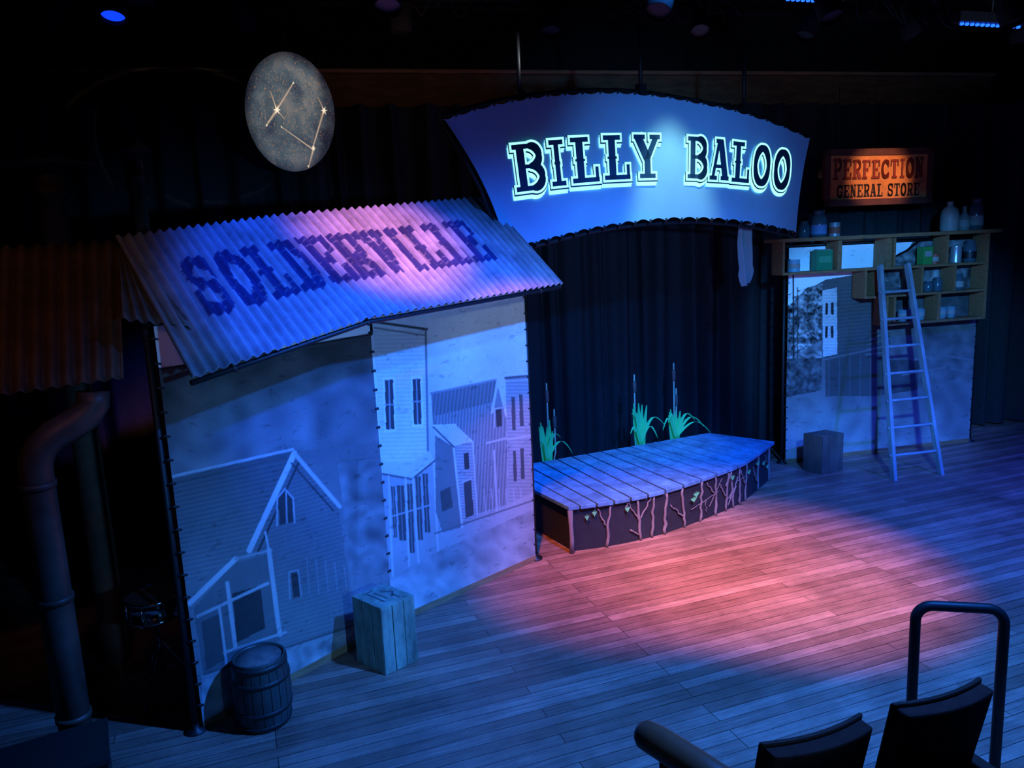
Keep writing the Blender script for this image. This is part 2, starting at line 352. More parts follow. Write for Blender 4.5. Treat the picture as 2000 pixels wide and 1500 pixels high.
def paintC(A):
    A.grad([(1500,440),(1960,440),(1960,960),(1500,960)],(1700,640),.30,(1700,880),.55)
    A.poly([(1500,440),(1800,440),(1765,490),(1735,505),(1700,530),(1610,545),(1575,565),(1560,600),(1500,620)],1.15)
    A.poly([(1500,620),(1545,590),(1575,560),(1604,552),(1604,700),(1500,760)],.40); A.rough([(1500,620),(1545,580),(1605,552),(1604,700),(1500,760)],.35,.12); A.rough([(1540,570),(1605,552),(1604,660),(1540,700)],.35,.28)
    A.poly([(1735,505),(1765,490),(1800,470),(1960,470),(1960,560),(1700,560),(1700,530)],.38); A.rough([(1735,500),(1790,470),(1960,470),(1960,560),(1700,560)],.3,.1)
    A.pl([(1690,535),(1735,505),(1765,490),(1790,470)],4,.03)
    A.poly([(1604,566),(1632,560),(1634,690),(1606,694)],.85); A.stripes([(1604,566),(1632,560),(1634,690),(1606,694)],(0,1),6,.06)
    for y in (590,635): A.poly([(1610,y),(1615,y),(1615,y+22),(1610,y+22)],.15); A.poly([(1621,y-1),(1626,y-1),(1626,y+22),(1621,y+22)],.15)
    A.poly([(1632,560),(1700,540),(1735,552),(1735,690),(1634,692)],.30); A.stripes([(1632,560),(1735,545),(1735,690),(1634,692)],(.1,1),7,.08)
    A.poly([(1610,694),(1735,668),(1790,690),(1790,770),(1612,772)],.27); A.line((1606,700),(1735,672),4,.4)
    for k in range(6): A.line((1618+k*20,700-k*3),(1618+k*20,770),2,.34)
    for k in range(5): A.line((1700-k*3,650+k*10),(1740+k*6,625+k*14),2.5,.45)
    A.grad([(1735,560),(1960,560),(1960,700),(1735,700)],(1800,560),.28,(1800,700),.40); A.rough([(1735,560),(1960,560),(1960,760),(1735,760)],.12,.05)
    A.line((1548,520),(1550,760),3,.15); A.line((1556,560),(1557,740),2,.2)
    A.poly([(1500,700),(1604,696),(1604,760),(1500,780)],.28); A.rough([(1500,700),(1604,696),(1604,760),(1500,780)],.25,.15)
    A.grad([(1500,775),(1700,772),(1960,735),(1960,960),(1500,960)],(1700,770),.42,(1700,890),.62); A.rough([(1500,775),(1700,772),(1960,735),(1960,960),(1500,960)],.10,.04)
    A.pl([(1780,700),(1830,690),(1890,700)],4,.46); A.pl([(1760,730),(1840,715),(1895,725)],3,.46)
d1=(.623,.782); d2=(.712,.702)
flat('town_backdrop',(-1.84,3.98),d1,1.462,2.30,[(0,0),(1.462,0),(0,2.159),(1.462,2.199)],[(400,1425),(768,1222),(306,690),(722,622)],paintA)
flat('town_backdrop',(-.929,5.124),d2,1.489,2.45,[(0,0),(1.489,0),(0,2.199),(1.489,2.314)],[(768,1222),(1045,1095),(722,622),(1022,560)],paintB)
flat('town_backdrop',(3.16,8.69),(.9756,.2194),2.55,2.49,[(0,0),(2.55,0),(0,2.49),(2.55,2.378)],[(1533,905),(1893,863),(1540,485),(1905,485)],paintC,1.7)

# ------------------------------------------------------------ corrugated roofs (folded along polylines of eave and ridge)
def corrugated(name,E,Rg,ts,n,mats,text=None,rows=150):
    E=np.array(E,float); Rg=np.array(Rg,float); ts=np.array(ts,float)
    W=float(np.sum(np.linalg.norm(np.diff(E,axis=0),axis=1))); D=float(np.linalg.norm(E[0]-Rg[0]))
    nr=np.cross(E[-1]-E[0],Rg[0]-E[0]); nr/=np.linalg.norm(nr)
    nu1=n*8+1
    s=np.linspace(0,1,nu1); t=np.linspace(0,1,rows+1); S,T=np.meshgrid(s,t)
    P=np.zeros((*S.shape,3)); hgt=.013*np.sin(S*n*2*math.pi)
    for k in range(3): P[...,k]=np.interp(S,ts,Rg[:,k])*(1-T)+np.interp(S,ts,E[:,k])*T+nr[k]*hgt
    P=P.reshape(-1,3); idx=np.arange(P.shape[0]).reshape(rows+1,nu1); F=np.stack([idx[:-1,:-1],idx[1:,:-1],idx[1:,1:],idx[:-1,1:]],-1).reshape(-1,4)
    me=bpy.data.meshes.new(name); me.vertices.add(len(P)); me.vertices.foreach_set('co',P.ravel()); me.loops.add(F.size); me.loops.foreach_set('vertex_index',F.ravel())
    me.polygons.add(len(F)); me.polygons.foreach_set('loop_start',np.arange(0,F.size,4)); me.polygons.foreach_set('loop_total',np.full(len(F),4)); me.update(calc_edges=True)
    me.polygons.foreach_set('use_smooth',np.ones(len(F),bool)); me.materials.append(mats[0])
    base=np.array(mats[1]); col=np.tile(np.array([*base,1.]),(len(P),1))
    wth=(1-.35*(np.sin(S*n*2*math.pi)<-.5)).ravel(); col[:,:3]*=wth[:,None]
    if text:
        word,u0,u1,t0,t1,inkcol=text; X=(S*W).ravel(); Y=((1-T)*D).ravel(); b0=(1-t1)*D; h=(t1-t0)*D; m=np.zeros(len(X),bool)
        for c_,x,w in layout(word,u0*W,u1*W,.11):
            for q in glyph_quads(c_,w,h,.007):
                p=[(x+a[0],b0+a[1]) for a in q]; xs=[a[0] for a in p]; ys=[a[1] for a in p]
                cand=np.where((X>=min(xs))&(X<=max(xs))&(Y>=min(ys))&(Y<=max(ys)))[0]; mm=np.ones(len(cand),bool)
                for i in range(len(p)):
                    ax,ay=p[i];bx,by=p[(i+1)%len(p)]; mm&=((bx-ax)*(Y[cand]-ay)-(by-ay)*(X[cand]-ax))>=0
                m[cand[mm]]=True
        wear=np.sin(X*61+3*np.sin(Y*40))*np.sin(Y*53+2*np.sin(X*31)); al=np.where(wear>.8,.6,.93)
        col[m,:3]=col[m,:3]*(1-al[m])[:,None]+np.array(inkcol)*al[m][:,None]
    ca=me.color_attributes.new('Col','FLOAT_COLOR','POINT'); ca.data.foreach_set('color',col.ravel().astype('f'))
    o=bpy.data.objects.new(name,me); bpy.context.collection.objects.link(o)
    so=o.modifiers.new('thickness','SOLIDIFY'); so.thickness=.004
    return o
M_tin=mat('weathered_tin',(.5,.5,.5),.6,.1,noise=.45,nscale=5,attr='Col',spec=.3)
EV=[(-1.554,3.70,2.062),(-.832,4.604,2.246),(.425,5.90,2.34)]; RG=[(-2.167,4.365,2.779),(-1.50,5.21,2.905),(-.142,6.614,3.061)]
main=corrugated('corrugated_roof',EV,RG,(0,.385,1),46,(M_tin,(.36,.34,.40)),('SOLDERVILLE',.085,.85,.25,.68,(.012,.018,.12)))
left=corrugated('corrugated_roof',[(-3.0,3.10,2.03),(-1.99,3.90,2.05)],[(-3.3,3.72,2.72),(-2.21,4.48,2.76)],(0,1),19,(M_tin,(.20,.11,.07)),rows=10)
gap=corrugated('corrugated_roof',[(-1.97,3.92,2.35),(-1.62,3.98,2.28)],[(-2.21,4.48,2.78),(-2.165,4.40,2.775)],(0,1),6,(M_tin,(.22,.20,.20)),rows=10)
rf=MB()
def off(p,dx,dy,dz): return (p[0]+dx,p[1]+dy,p[2]+dz)
rf.tube([off(p,0,.02,-.04) for p in RG],.025,M_black); rf.tube([off(p,-.02,.03,-.03) for p in EV],.015,M_black)
for s in (0.08,.385,.92):
    def at(P):
        i=0 if s<=.385 else 1; u=(s/.385) if i==0 else (s-.385)/.615
        return Vector(P[i]).lerp(Vector(P[i+1]),u)
    a=at(RG)+Vector((0,.03,-.05)); b=at(EV)+Vector((-.01,.02,-.04)); rf.tube([a,b],.015,M_black); rf.tube([a,(a.x,a.y,0)],.022,M_black)
rf.obj('roof_support_frame')

# ------------------------------------------------------------ flues and downpipe
M_flue=mat('rusty_flue',(.18,.10,.07),.5,.3,noise=.5,nscale=5)
def flue(x,y,r,top,capr):
    p=MB(); p.lathe((x,y,0),[(r,0),(r,top-.12),(r*1.08,top-.12),(r*1.08,top-.09),(r,top-.09),(r,top)],M_flue,24)
    for k in range(3):
        a=k*2.09; p.tube([(x+r*.9*math.cos(a),y+r*.9*math.sin(a),top-.02),(x+r*math.cos(a),y+r*math.sin(a),top+.06)],.006,M_black,6)
    p.lathe((x,y,top+.05),[(capr,0),(capr,.01),(r*.5,.07),(.01,.09)],M_flue,28); return p.obj('chimney_flue')
flue(-2.74,4.8,.08,3.18,.26); flue(-2.30,5.0,.045,3.27,.1)
p=MB(); x,y=-2.37,3.68
pts=[(x,y,0),(x,y,.9),(x,y,1.60),(x+.005,y+.005,1.68),(x+.03,y+.025,1.75),(x+.08,y+.065,1.80),(x+.15,y+.125,1.84),(x+.20,y+.165,1.88),(x+.225,y+.19,1.93),(x+.23,y+.195,1.99)]
p.tube(pts,.078,M_flue,24)
for z in (.3,.95,1.55): p.lathe((x,y,z),[(.078,0),(.086,0),(.086,.03),(.078,.03)],M_flue,24,cap=False)
p.obj('drainpipe')

# ------------------------------------------------------------ moon
def moonmat():
    m=bpy.data.materials.new('moon_paint'); m.use_nodes=True; nt=m.node_tree; b=nt.nodes['Principled BSDF']; b.inputs['Roughness'].default_value=.9
    tc=nt.nodes.new('ShaderNodeTexCoord'); n=nt.nodes.new('ShaderNodeTexNoise'); n.inputs['Scale'].default_value=2.6; n.inputs['Detail'].default_value=12; n.inputs['Roughness'].default_value=.66; n.inputs['Distortion'].default_value=.3
    nt.links.new(tc.outputs['Object'],n.inputs['Vector']); r=nt.nodes.new('ShaderNodeValToRGB'); e=r.color_ramp.elements
    e[0].position=.36; e[0].color=(.08,.10,.15,1); e[1].position=.66; e[1].color=(.55,.50,.42,1); k=r.color_ramp.elements.new(.50); k.color=(.20,.27,.29,1)
    nt.links.new(n.outputs['Fac'],r.inputs['Fac'])
    v=nt.nodes.new('ShaderNodeTexNoise'); v.inputs['Scale'].default_value=60; v.inputs['Detail'].default_value=3; nt.links.new(tc.outputs['Object'],v.inputs['Vector'])
    rr=nt.nodes.new('ShaderNodeMapRange'); rr.inputs['From Min'].default_value=.58; rr.inputs['From Max'].default_value=.70; nt.links.new(v.outputs['Fac'],rr.inputs['Value'])
    mx=nt.nodes.new('ShaderNodeMix'); mx.data_type='RGBA'; nt.links.new(rr.outputs[0],mx.inputs['Factor']); nt.links.new(r.outputs[0],mx.inputs['A']); mx.inputs['B'].default_value=(1.,.55,.28,1)
    nt.links.new(mx.outputs['Result'],b.inputs['Base Color']); return m
mo=MB(); R_=.525
mo.M=frame((-1.94,7.5,3.957),(.583,.806,.111),None,(.04,-.165,.985))
MM=moonmat(); n=64
ring=[(R_*math.cos(2*math.pi*i/n),R_*math.sin(2*math.pi*i/n)) for i in range(n)]
mo.add([(a,-.02,b) for a,b in ring],[tuple(range(n))],MM); mo.add([(a,.02,b) for a,b in ring],[tuple(range(n))[::-1]],M_black)
mo.add([(a,-.02,b) for a,b in ring]+[(a,.02,b) for a,b in ring],[(i,i+n,(i+1)%n+n,(i+1)%n) for i in range(n)],M_black)
M_star=mat('star_line',(.9,.75,.55),.8,emit=(1,.75,.5),estr=.20)
M_star2=mat('star_point',(1,.85,.65),.8,emit=(1,.8,.55),estr=.8)
M_halo=mat('star_halo',(.75,.55,.38),.8,emit=(1,.7,.45),estr=.04)
def mc(px,py): return ((px-568)/82*R_,(221-py)/110*R_)
for wf,off_,mm_ in ((2.6,.0225,M_halo),(1.,.0235,M_star)):
    for a,b,w in (((540,215),(519,243),.022),((540,215),(574,166),.016),((540,215),(532,183),.012),((628,216),(600,287),.020),((602,287),(588,326),.018),((600,290),(545,246),.012),((628,216),(618,190),.010),((540,215),(552,232),.010)):
        p0=Vector(mc(*a));p1=Vector(mc(*b)); d=(p1-p0).normalized(); nn=Vector((-d.y,d.x))*w/2*wf
        q=[p0-nn*.6,p1-nn*.3,p1+nn*.3,p0+nn*.6]; mo.add([(v.x,-off_,v.y) for v in q],[(0,1,2,3)],mm_)
for px,py,r in ((540,215,.045),(628,216,.045),(601,288,.03),(574,166,.014),(519,243,.014),(588,322,.014),(545,246,.012)):
    cx,cy=mc(px,py); mo.add([(cx+r*(1 if k%2==0 else .3)*math.cos(k*math.pi/6),-.025,cy+r*(1 if k%2==0 else .3)*math.sin(k*math.pi/6)) for k in range(12)],[tuple(range(12))],M_star2)
mo.tube([(0,.0,.5),(0,0,1.3)],.003,M_black,6)
mo.obj('hanging_moon')

# ------------------------------------------------------------ banner
BD=(.889,.457,0); BO=(-.431,6.1,0)
T_=[(0,3.62),(.55,3.77),(1.15,3.86),(1.8,3.894),(2.5,3.85),(3.2,3.755),(3.936,3.575)]
B_=[(.494,2.60),(.85,2.66),(1.35,2.745),(1.947,2.80),(2.6,2.80),(3.25,2.735),(3.763,2.637)]
def crv(P,t):
    t=t*(len(P)-1); i=min(int(t),len(P)-2); u=t-i; g=lambda k:np.array(P[max(0,min(len(P)-1,k))],float)
    p0,p1,p2,p3=g(i-1),g(i),g(i+1),g(i+2)
    return .5*((2*p1)+(p2-p0)*u+(2*p0-5*p1+4*p2-p3)*u*u+(3*p1-p0-3*p2+p3)*u**3)
M_ban=mat('banner_cloth',(.30,.60,.95),.9,noise=.06,nscale=3,spec=.1)
bn=MB(); bn.M=frame(BO,BD); nu,nv=264,24; vs=[];fs=[]; nsc=22
for j in range(nv+1):
    v=j/nv
    for i in range(nu+1):
        u=i/nu; t=crv(T_,u); b=crv(B_,u); q=b+(t-b)*v
        sc1=abs(math.sin(u*nsc*math.pi)); q[1]+= -.022*sc1*max(0,(v-.85)/.15)+.026*sc1*max(0,(.15-v)/.15)
        q[0]+= .075*4*v*(1-v)*(1-u)**6 - .03*4*v*(1-v)*u**6
        vs.append((q[0],.004*math.sin(u*40),q[1]))
for j in range(nv):
    for i in range(nu): a=j*(nu+1)+i; fs.append((a,a+1,a+nu+2,a+nu+1))
bn.add(vs,fs,M_ban,True)
tp=[crv(T_,i/40) for i in range(41)]; bt=[crv(B_,i/40) for i in range(41)]
bn.tube([(a,.05,z+.02) for a,z in tp],.016,M_black); bn.tube([(a,.05,z-.02) for a,z in bt],.016,M_black)
bn.tube([(tp[0][0],.05,tp[0][1]+.02),(.31,.05,3.1),(bt[0][0],.05,bt[0][1]-.02)],.016,M_black); bn.tube([(tp[-1][0],.05,tp[-1][1]+.02),(3.82,.05,3.1),(bt[-1][0],.05,bt[-1][1]-.02)],.016,M_black)
for i in range(nsc+1):
    for P,sg in ((T_,1),(B_,-1)):
        a,z=crv(P,i/nsc); bn.tube([(a,-.006,z-sg*.02),(a,.0,z+sg*.01),(a,.06,z+sg*.03)],.011,M_black,8)
for s in (.7,1.9,3.1):
    z=crv(T_,s/3.936)[1]; bn.tube([(s,.05,z),(s,.05,4.45)],.018,M_black); bn.box((s,.05,z+.03),(.07,.07,.1),M_black)
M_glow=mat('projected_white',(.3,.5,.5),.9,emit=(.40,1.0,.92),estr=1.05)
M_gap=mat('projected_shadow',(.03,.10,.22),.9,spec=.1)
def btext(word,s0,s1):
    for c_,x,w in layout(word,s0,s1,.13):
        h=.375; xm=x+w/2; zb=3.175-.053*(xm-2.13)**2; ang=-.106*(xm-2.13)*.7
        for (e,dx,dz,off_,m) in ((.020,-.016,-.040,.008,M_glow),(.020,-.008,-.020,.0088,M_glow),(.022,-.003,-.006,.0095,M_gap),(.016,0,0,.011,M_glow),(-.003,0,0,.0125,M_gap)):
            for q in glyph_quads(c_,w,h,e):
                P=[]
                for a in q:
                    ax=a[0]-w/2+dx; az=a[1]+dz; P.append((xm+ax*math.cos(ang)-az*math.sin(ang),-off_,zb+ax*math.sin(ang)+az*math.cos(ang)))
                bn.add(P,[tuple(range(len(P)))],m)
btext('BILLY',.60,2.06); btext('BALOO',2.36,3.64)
bn.obj('billy_baloo_banner')

hc=MB(); hc.M=frame((2.435,7.9,0),BD); vs=[];fs=[]
prof=[(2.76,.10),(2.6,.095),(2.45,.085),(2.33,.07),(2.27,.085),(2.2,.06),(2.15,.03)]
for z,w in prof:
    for i in range(13): u=i/12*2-1; vs.append((u*w+.01*math.sin(z*9),.03*math.sin(u*5+z*3),z+.02*u))
for j in range(len(prof)-1):
    for i in range(12): a=j*13+i; fs.append((a,a+13,a+14,a+1))
hc.add(vs,fs,mat('muslin',(.25,.34,.40),.9),True); hc.tube([(0,0,2.75),(0,0,3.0)],.004,M_black,6); hc.obj('hanging_cloth')

# ------------------------------------------------------------ planked platform
FR=[(.433,6.297),(.843,6.40),(1.336,6.632),(1.912,7.057),(2.324,7.44),(2.84,8.143)]
BL=np.array((-.23,7.53)); BR=np.array((2.26,8.66))
e=empty('wooden_platform')
M_deck=mat('deck_plank',(.10,.30,.56),.6,noise=.55,nscale=3,stretch=(2,2,2),bump=.2)
dk=MB(); N=15
ctr=np.array((1.3,7.5))
def bk(t): return BL+(BR-BL)*t
for i in range(N):
    t0=i/N+.0035; t1=(i+1)/N-.0035; sub=4
    fr=[crv(FR,t0+(t1-t0)*k/sub) for k in range(sub+1)]; bb=[bk(t0),bk(t1)]
    poly=[tuple(p) for p in fr]+[tuple(bb[1]),tuple(bb[0])]; z0,z1=.385,.42; n=len(poly)
    dk.add([(a,b,z0) for a,b in poly]+[(a,b,z1) for a,b in poly],[tuple(range(n))[::-1],tuple(n+k for k in range(n))]+[(k,(k+1)%n,(k+1)%n+n,k+n) for k in range(n)],M_deck)
o=dk.obj('deck',.004); o.parent=e
sk=MB(); M_skirt=mat('skirt_black',(.012,.018,.030),.8,noise=.4)
pts=[ctr+(crv(FR,i/40)-ctr)*.965 for i in range(41)]+[ctr+(BR-ctr)*.965,ctr+(BL-ctr)*.965]; n=len(pts)
sk.add([(a,b,0) for a,b in pts]+[(a,b,.384) for a,b in pts],[(k,(k+1)%n,(k+1)%n+n,k+n) for k in range(n)]+[tuple(n+k for k in range(n))],M_skirt)
o=sk.obj('skirt'); o.parent=e
br=MB(); M_bark=mat('bark',(.22,.20,.21),.8,noise=.4,nscale=12,stretch=(1,1,.4)); M_leaf=mat('paper_leaf',(.1,.5,.22),.6)
def onf(t,z,off=.012): 
    q=crv(FR,max(0,min(1,t))); q=ctr+(q-ctr)*.965; d=(q-ctr)/np.linalg.norm(q-ctr); q=q+d*off; return (q[0],q[1],z)
def branch(t,z0,t1,z1,r0,r1,w=.004,n=8):
    P=[];R=[]
    for k in range(n+1):
        s=k/n; P.append(onf(t+(t1-t)*s+random.uniform(-1,1)*w*(0 if k in(0,n) else 1),z0+(z1-z0)*s,.014)); R.append((r0+(r1-r0)*s)*random.uniform(.85,1.15))
    br.tube(P,R,M_bark,8)
br.tube([(.45,6.30,.0),(.455,6.298,.12),(.45,6.30,.25),(.448,6.30,.385)],[.024,.020,.020,.024],M_bark,10)
for t,dt in ((.16,.02),(.30,-.01),(.395,.01),(.47,-.005),(.53,.01),(.60,0),(.66,.02),(.71,-.015),(.80,.01),(.885,.0),(.97,-.005),(.345,.01),(.76,.0)):
    branch(t,.0,t+dt,.384,random.uniform(.011,.017),random.uniform(.008,.013))
for t,z,t2,z2 in ((.30,.18,.25,.38),(.25,.38,.24,.30),(.30,.2,.345,.38),(.47,.1,.42,.26),(.6,.2,.56,.36),(.66,.15,.62,.30),(.66,.25,.70,.37),(.71,.12,.745,.3),(.71,.2,.675,.05),(.8,.18,.77,.34),(.88,.1,.85,.3),(.16,.2,.13,.36),(.97,.15,.93,.33),(.26,.12,.30,.05)):
    branch(t,z,t2,z2,.009,.005)
for k in range(6): 
    t=random.uniform(.3,.9); branch(t,random.uniform(.05,.3),t+random.uniform(-.12,.12),random.uniform(.1,.36),.004,.003,.004)
for t,z in ((.08,.31),(.11,.34),(.24,.33),(.5,.3),(.49,.26),(.68,.33),(.80,.3),(.86,.32),(.9,.27),(.93,.2)):
    x,y,_=onf(t,z,.03); x2,y2,_=onf(t+.022,z,.04); br.add([(x,y,z),((x+x2)/2,(y+y2)/2-.01,z+.024),(x2,y2,z+.005),((x+x2)/2,(y+y2)/2-.01,z-.034)],[(0,1,2,3)],M_leaf)
o=br.obj('branch_trim'); o.parent=e

# ------------------------------------------------------------ cattails
M_reed=mat('paper_reed_green',(.06,.85,.30),.6,emit=(.02,.5,.16),estr=.08); M_stem=mat('reed_stem',(.7,.62,.42),.7); M_cat=mat('cattail_brown',(.20,.12,.10),.95)
def cattail(x,y,stems,leaf,droops,seed):
    random.seed(seed); p=MB()
    p.lathe((x,y,0),[(.07,0),(.07,.05),(.03,.06)],M_black,16)
    for dx,dy,top in stems:
        p.tube([(x,y,.05),(x+dx,y+dy,leaf*.6),(x+dx,y+dy,top+.04)],.009,M_stem,6)
        p.tube([(x+dx,y+dy,top-.17),(x+dx,y+dy,top-.155),(x+dx,y+dy,top-.05),(x+dx,y+dy,top-.03)],[.006,.021,.021,.006],M_cat,12)
    def blade(P,w):
        vs=[];n=len(P)
        for k,q in enumerate(P):
            ww=w*(1-.85*(k/(n-1))**2); vs+= [(q[0]-ww,q[1],q[2]),(q[0]+ww,q[1]-.01,q[2])]
        p.add(vs,[(2*k,2*k+1,2*k+3,2*k+2) for k in range(n-1)],M_reed)
    for k in range(8):
        a=random.uniform(-.08,.08); blade([(x+a*.2,y+random.uniform(-.03,.03),.06),(x+a*.3,y,.35),(x+a*.7,y-.01,leaf*.75),(x+a,y-.02,leaf*random.uniform(.88,1.05))],.034)
    for s,r,h,dz in droops:
        P=[(x,y-.02,.3)]
        for k in range(9): u=k/8; P.append((x+s*r*u,y-.05-.05*u,.42+ (h-.42)*math.sin(min(1,u*1.6)*math.pi/2)-dz*max(0,u-.5)**2*4))
        blade(P,.020)
    return p.obj('cattail_plant')
cattail(.34,7.92,[(0.02,0,1.18),(.09,0,.90)],.80,[(1,.26,.62,.14),(-1,.06,.66,.1),(1,.14,.70,.04)],1)
cattail(1.41,8.41,[(-.05,0,1.146)],.86,[(1,.26,.72,.1),(-1,.12,.62,.08),(1,.18,.62,.14),(-1,.1,.78,.02)],2)
cattail(1.85,8.60,[(-.01,0,1.226),(.02,.02,.93)],.72,[(1,.3,.66,.12),(1,.38,.6,.14),(-1,.16,.66,.14),(-1,.1,.70,.1),(1,.2,.70,.08)],3)

# ------------------------------------------------------------ shelf unit
sh=MB(); sh.M=BASIS_S
def hb(u0,u1,z,t=.028,d=.22): sh.box(((u0+u1)/2,d/2,z),(u1-u0,d,t),M_shelf)
def vb(u,z0,z1,t=.026): sh.box((u,.11,(z0+z1)/2),(t,.22,z1-z0),M_shelf)
sh.box((1.35,.1,2.575),(2.86,.30,.04),M_shelf); hb(0,2.66,2.215)
hb(1.03,2.66,1.90); hb(1.31,2.66,1.575)
vb(0.01,2.215,2.56); vb(.70,2.215,2.56,.05); vb(1.33,2.215,2.56,.06); vb(1.40,2.215,2.56); vb(2.1,2.215,2.56); vb(2.65,1.56,2.56,.035)
vb(1.04,1.90,2.215); vb(1.22,1.90,2.215); vb(2.22,1.90,2.215); vb(1.33,1.575,1.90); vb(1.43,1.575,1.9); vb(2.02,1.575,1.90,.04); vb(1.78,1.9,2.215)
sh.obj('shelf_unit',.003)
GL=mat('jar_glass',(.12,.2,.25),.15,trans=.5); 
def onS(u,d,z): return BASIS_S@Vector((u,d,z))
def pot(name,u,z,prof,m,band=None,d=.11):
    p=MB(); q=onS(u,d,z); p.lathe(tuple(q),prof,m,24)
    if band: p.lathe(tuple(q),[(band[0],band[1]),(band[0],band[2])],band[3],24)
    return p.obj(name)
def jarp(r,h): return [(r*.9,0),(r,.01),(r,h*.72),(r*.7,h*.84),(r*.7,h*.88),(r*.78,h*.88),(r*.78,h),(r*.7,h)]
def canp(r,h): return [(r,0),(r*1.03,.005),(r,.012),(r,h-.012),(r*1.03,h-.005),(r,h)]
M_jug=mat('stoneware',(.32,.30,.28),.5,noise=.15); M_lab=mat('label_paper',(.35,.32,.3),.8)
zt=2.596
pot('glass_jar',.50,zt,jarp(.085,.29),GL,(.087,.03,.13,mat('label_blue',(.15,.25,.5),.7)))
pot('glass_jar',.32,zt,jarp(.06,.18),GL)
pot('tin_can',.70,zt,canp(.06,.15),mat('tin_grey',(.3,.32,.35),.4,.3),(.062,.03,.1,mat('label_red',(.4,.08,.05),.7)))
pot('stoneware_jug',2.20,zt,[(.09,0),(.1,.02),(.1,.17),(.085,.24),(.035,.28),(.03,.31),(.04,.32),(.035,.33)],M_jug)
pot('glass_bottle',2.40,zt,[(.055,0),(.06,.01),(.06,.15),(.025,.2),(.022,.26),(.028,.27)],mat('bottle_pale',(.2,.23,.22),.25),(.062,.04,.12,M_lab))
pot('glass_jar',2.56,zt,jarp(.08,.36),GL,(.082,.05,.16,M_lab))
zA=2.23
pot('tin_can',.20,zA,canp(.065,.13),mat('tin_blue',(.2,.4,.55),.5),(.067,.04,.09,M_lab))
p=MB(); p.M=BASIS_S; p.box((.56,.12,zA+.11),(.2,.1,.22),mat('green_tin',(.02,.22,.10),.5)); p.box((.56,.065,zA+.12),(.15,.004,.07),mat('green_label',(.06,.3,.15),.7)); p.box((.56,.12,zA+.225),(.16,.08,.012),M_jug); p.obj('biscuit_tin',.006)
p=MB(); p.M=BASIS_S; p.box((1.88,.1,zA+.1),(.13,.1,.2),mat('box_green',(.05,.28,.06),.6)); p.box((1.88,.046,zA+.12),(.09,.004,.06),M_lab); p.obj('grocery_box',.003)
pot('tin_can',2.02,zA,canp(.045,.11),mat('tin_red',(.5,.08,.05),.5),(.047,.03,.08,M_lab))
pot('steel_canister',2.31,zA,canp(.06,.19),mat('tin_steel',(.55,.58,.6),.3,.6)); pot('glass_jar',2.5,zA,jarp(.07,.25),GL,(.072,.04,.12,M_black))
pot('tin_can',2.17,zA,canp(.05,.12),mat('tin_dark',(.1,.07,.06),.5))
pot('glass_jar',2.36,1.915,jarp(.06,.19),GL,(.062,.03,.1,M_lab)); pot('glass_jar',1.95,1.915,jarp(.05,.12),GL); pot('glass_jar',2.08,1.915,jarp(.05,.16),GL)
M_gs=mat('tumbler_glass',(.3,.5,.55),.2,trans=.4)
for u in (1.62,1.74,1.86,2.16,2.28): pot('drinking_glass',u,1.59,[(.035,0),(.045,.01),(.05,.13),(.046,.13),(.04,.015)],M_gs,(.0495,.05,.09,M_lab))

# ------------------------------------------------------------ general store sign
sg=MB(); sg.M=frame((4.19,8.815,0),RD); W,Hh,zc=1.386,.61,3.225
M_or=mat('sign_orange',(.90,.30,.09),.6,noise=.25,nscale=9); M_fr=mat('sign_frame',(.14,.04,.03),.6,noise=.3)
sg.box((0,0,zc),(W-.1,.03,Hh-.1),M_or)
for z in (zc-Hh/2+.035,zc+Hh/2-.035): sg.box((0,-.01,z),(W,.05,.07),M_fr)
for x in (-W/2+.035,W/2-.035): sg.box((x,-.01,zc),(.07,.05,Hh),M_fr)
M_rd=mat('sign_red',(.36,.04,.025),.6); M_dk=mat('sign_ink',(.03,.015,.02),.6)
def stext(word,x0,x1,zb,h,m,off_,e=0,dx=0,dz=0,arcb=0):
    for c_,x,w in layout(word,x0,x1,.14):
        hh=h*(1+arcb*((x+w/2)/((x1-x0)/2))**2)
        for q in glyph_quads(c_,w,hh,e): sg.add([(x+a[0]+dx,-off_,zb+a[1]+dz) for a in q],[tuple(range(len(q)))],m)
stext('PERFECTION',-.575,.575,zc-.015,.20,M_dk,.017,.000,-.006,-.008,.16); stext('PERFECTION',-.575,.575,zc-.015,.20,M_rd,.0185,-.001,0,0,.16)
stext('GENERAL STORE',-.53,.53,zc-.215,.14,M_dk,.017,.001)
for s in (-.5,.5): sg.tube([(s,.02,zc+.3),(s,.02,4.2)],.003,M_black,6)
sg.obj('general_store_sign')

# ------------------------------------------------------------ ladder
ld=MB(); M_lad=mat('ladder_wood',(.24,.30,.36),.6,noise=.3,nscale=4,stretch=(3,3,.6))
bl,br_,tl,tr=map(Vector,((4.03,7.88,0),(4.60,8.00,0),(4.144,8.60,2.256),(4.487,8.677,2.256)))
for a,b in ((bl,tl),(br_,tr)):
    zz_=(b-a).normalized(); xx=(br_-bl).normalized(); yy=zz_.cross(xx).normalized(); P=[]
    for q in (a,b):
        for sx,sy in ((-1,-1),(1,-1),(1,1),(-1,1)): P.append(q+xx*sx*.02+yy*sy*.034)
    for k in range(4): P[k].z=0
    ld.hexa(P,M_lad)
for s in (.11,.235,.36,.485,.61,.74,.87):
    a=bl.lerp(tl,s);b=br_.lerp(tr,s); d=(b-a).normalized(); ld.tube([a-d*.03,b+d*.03],.016,M_lad,10)
ld.obj('wooden_ladder',.003)

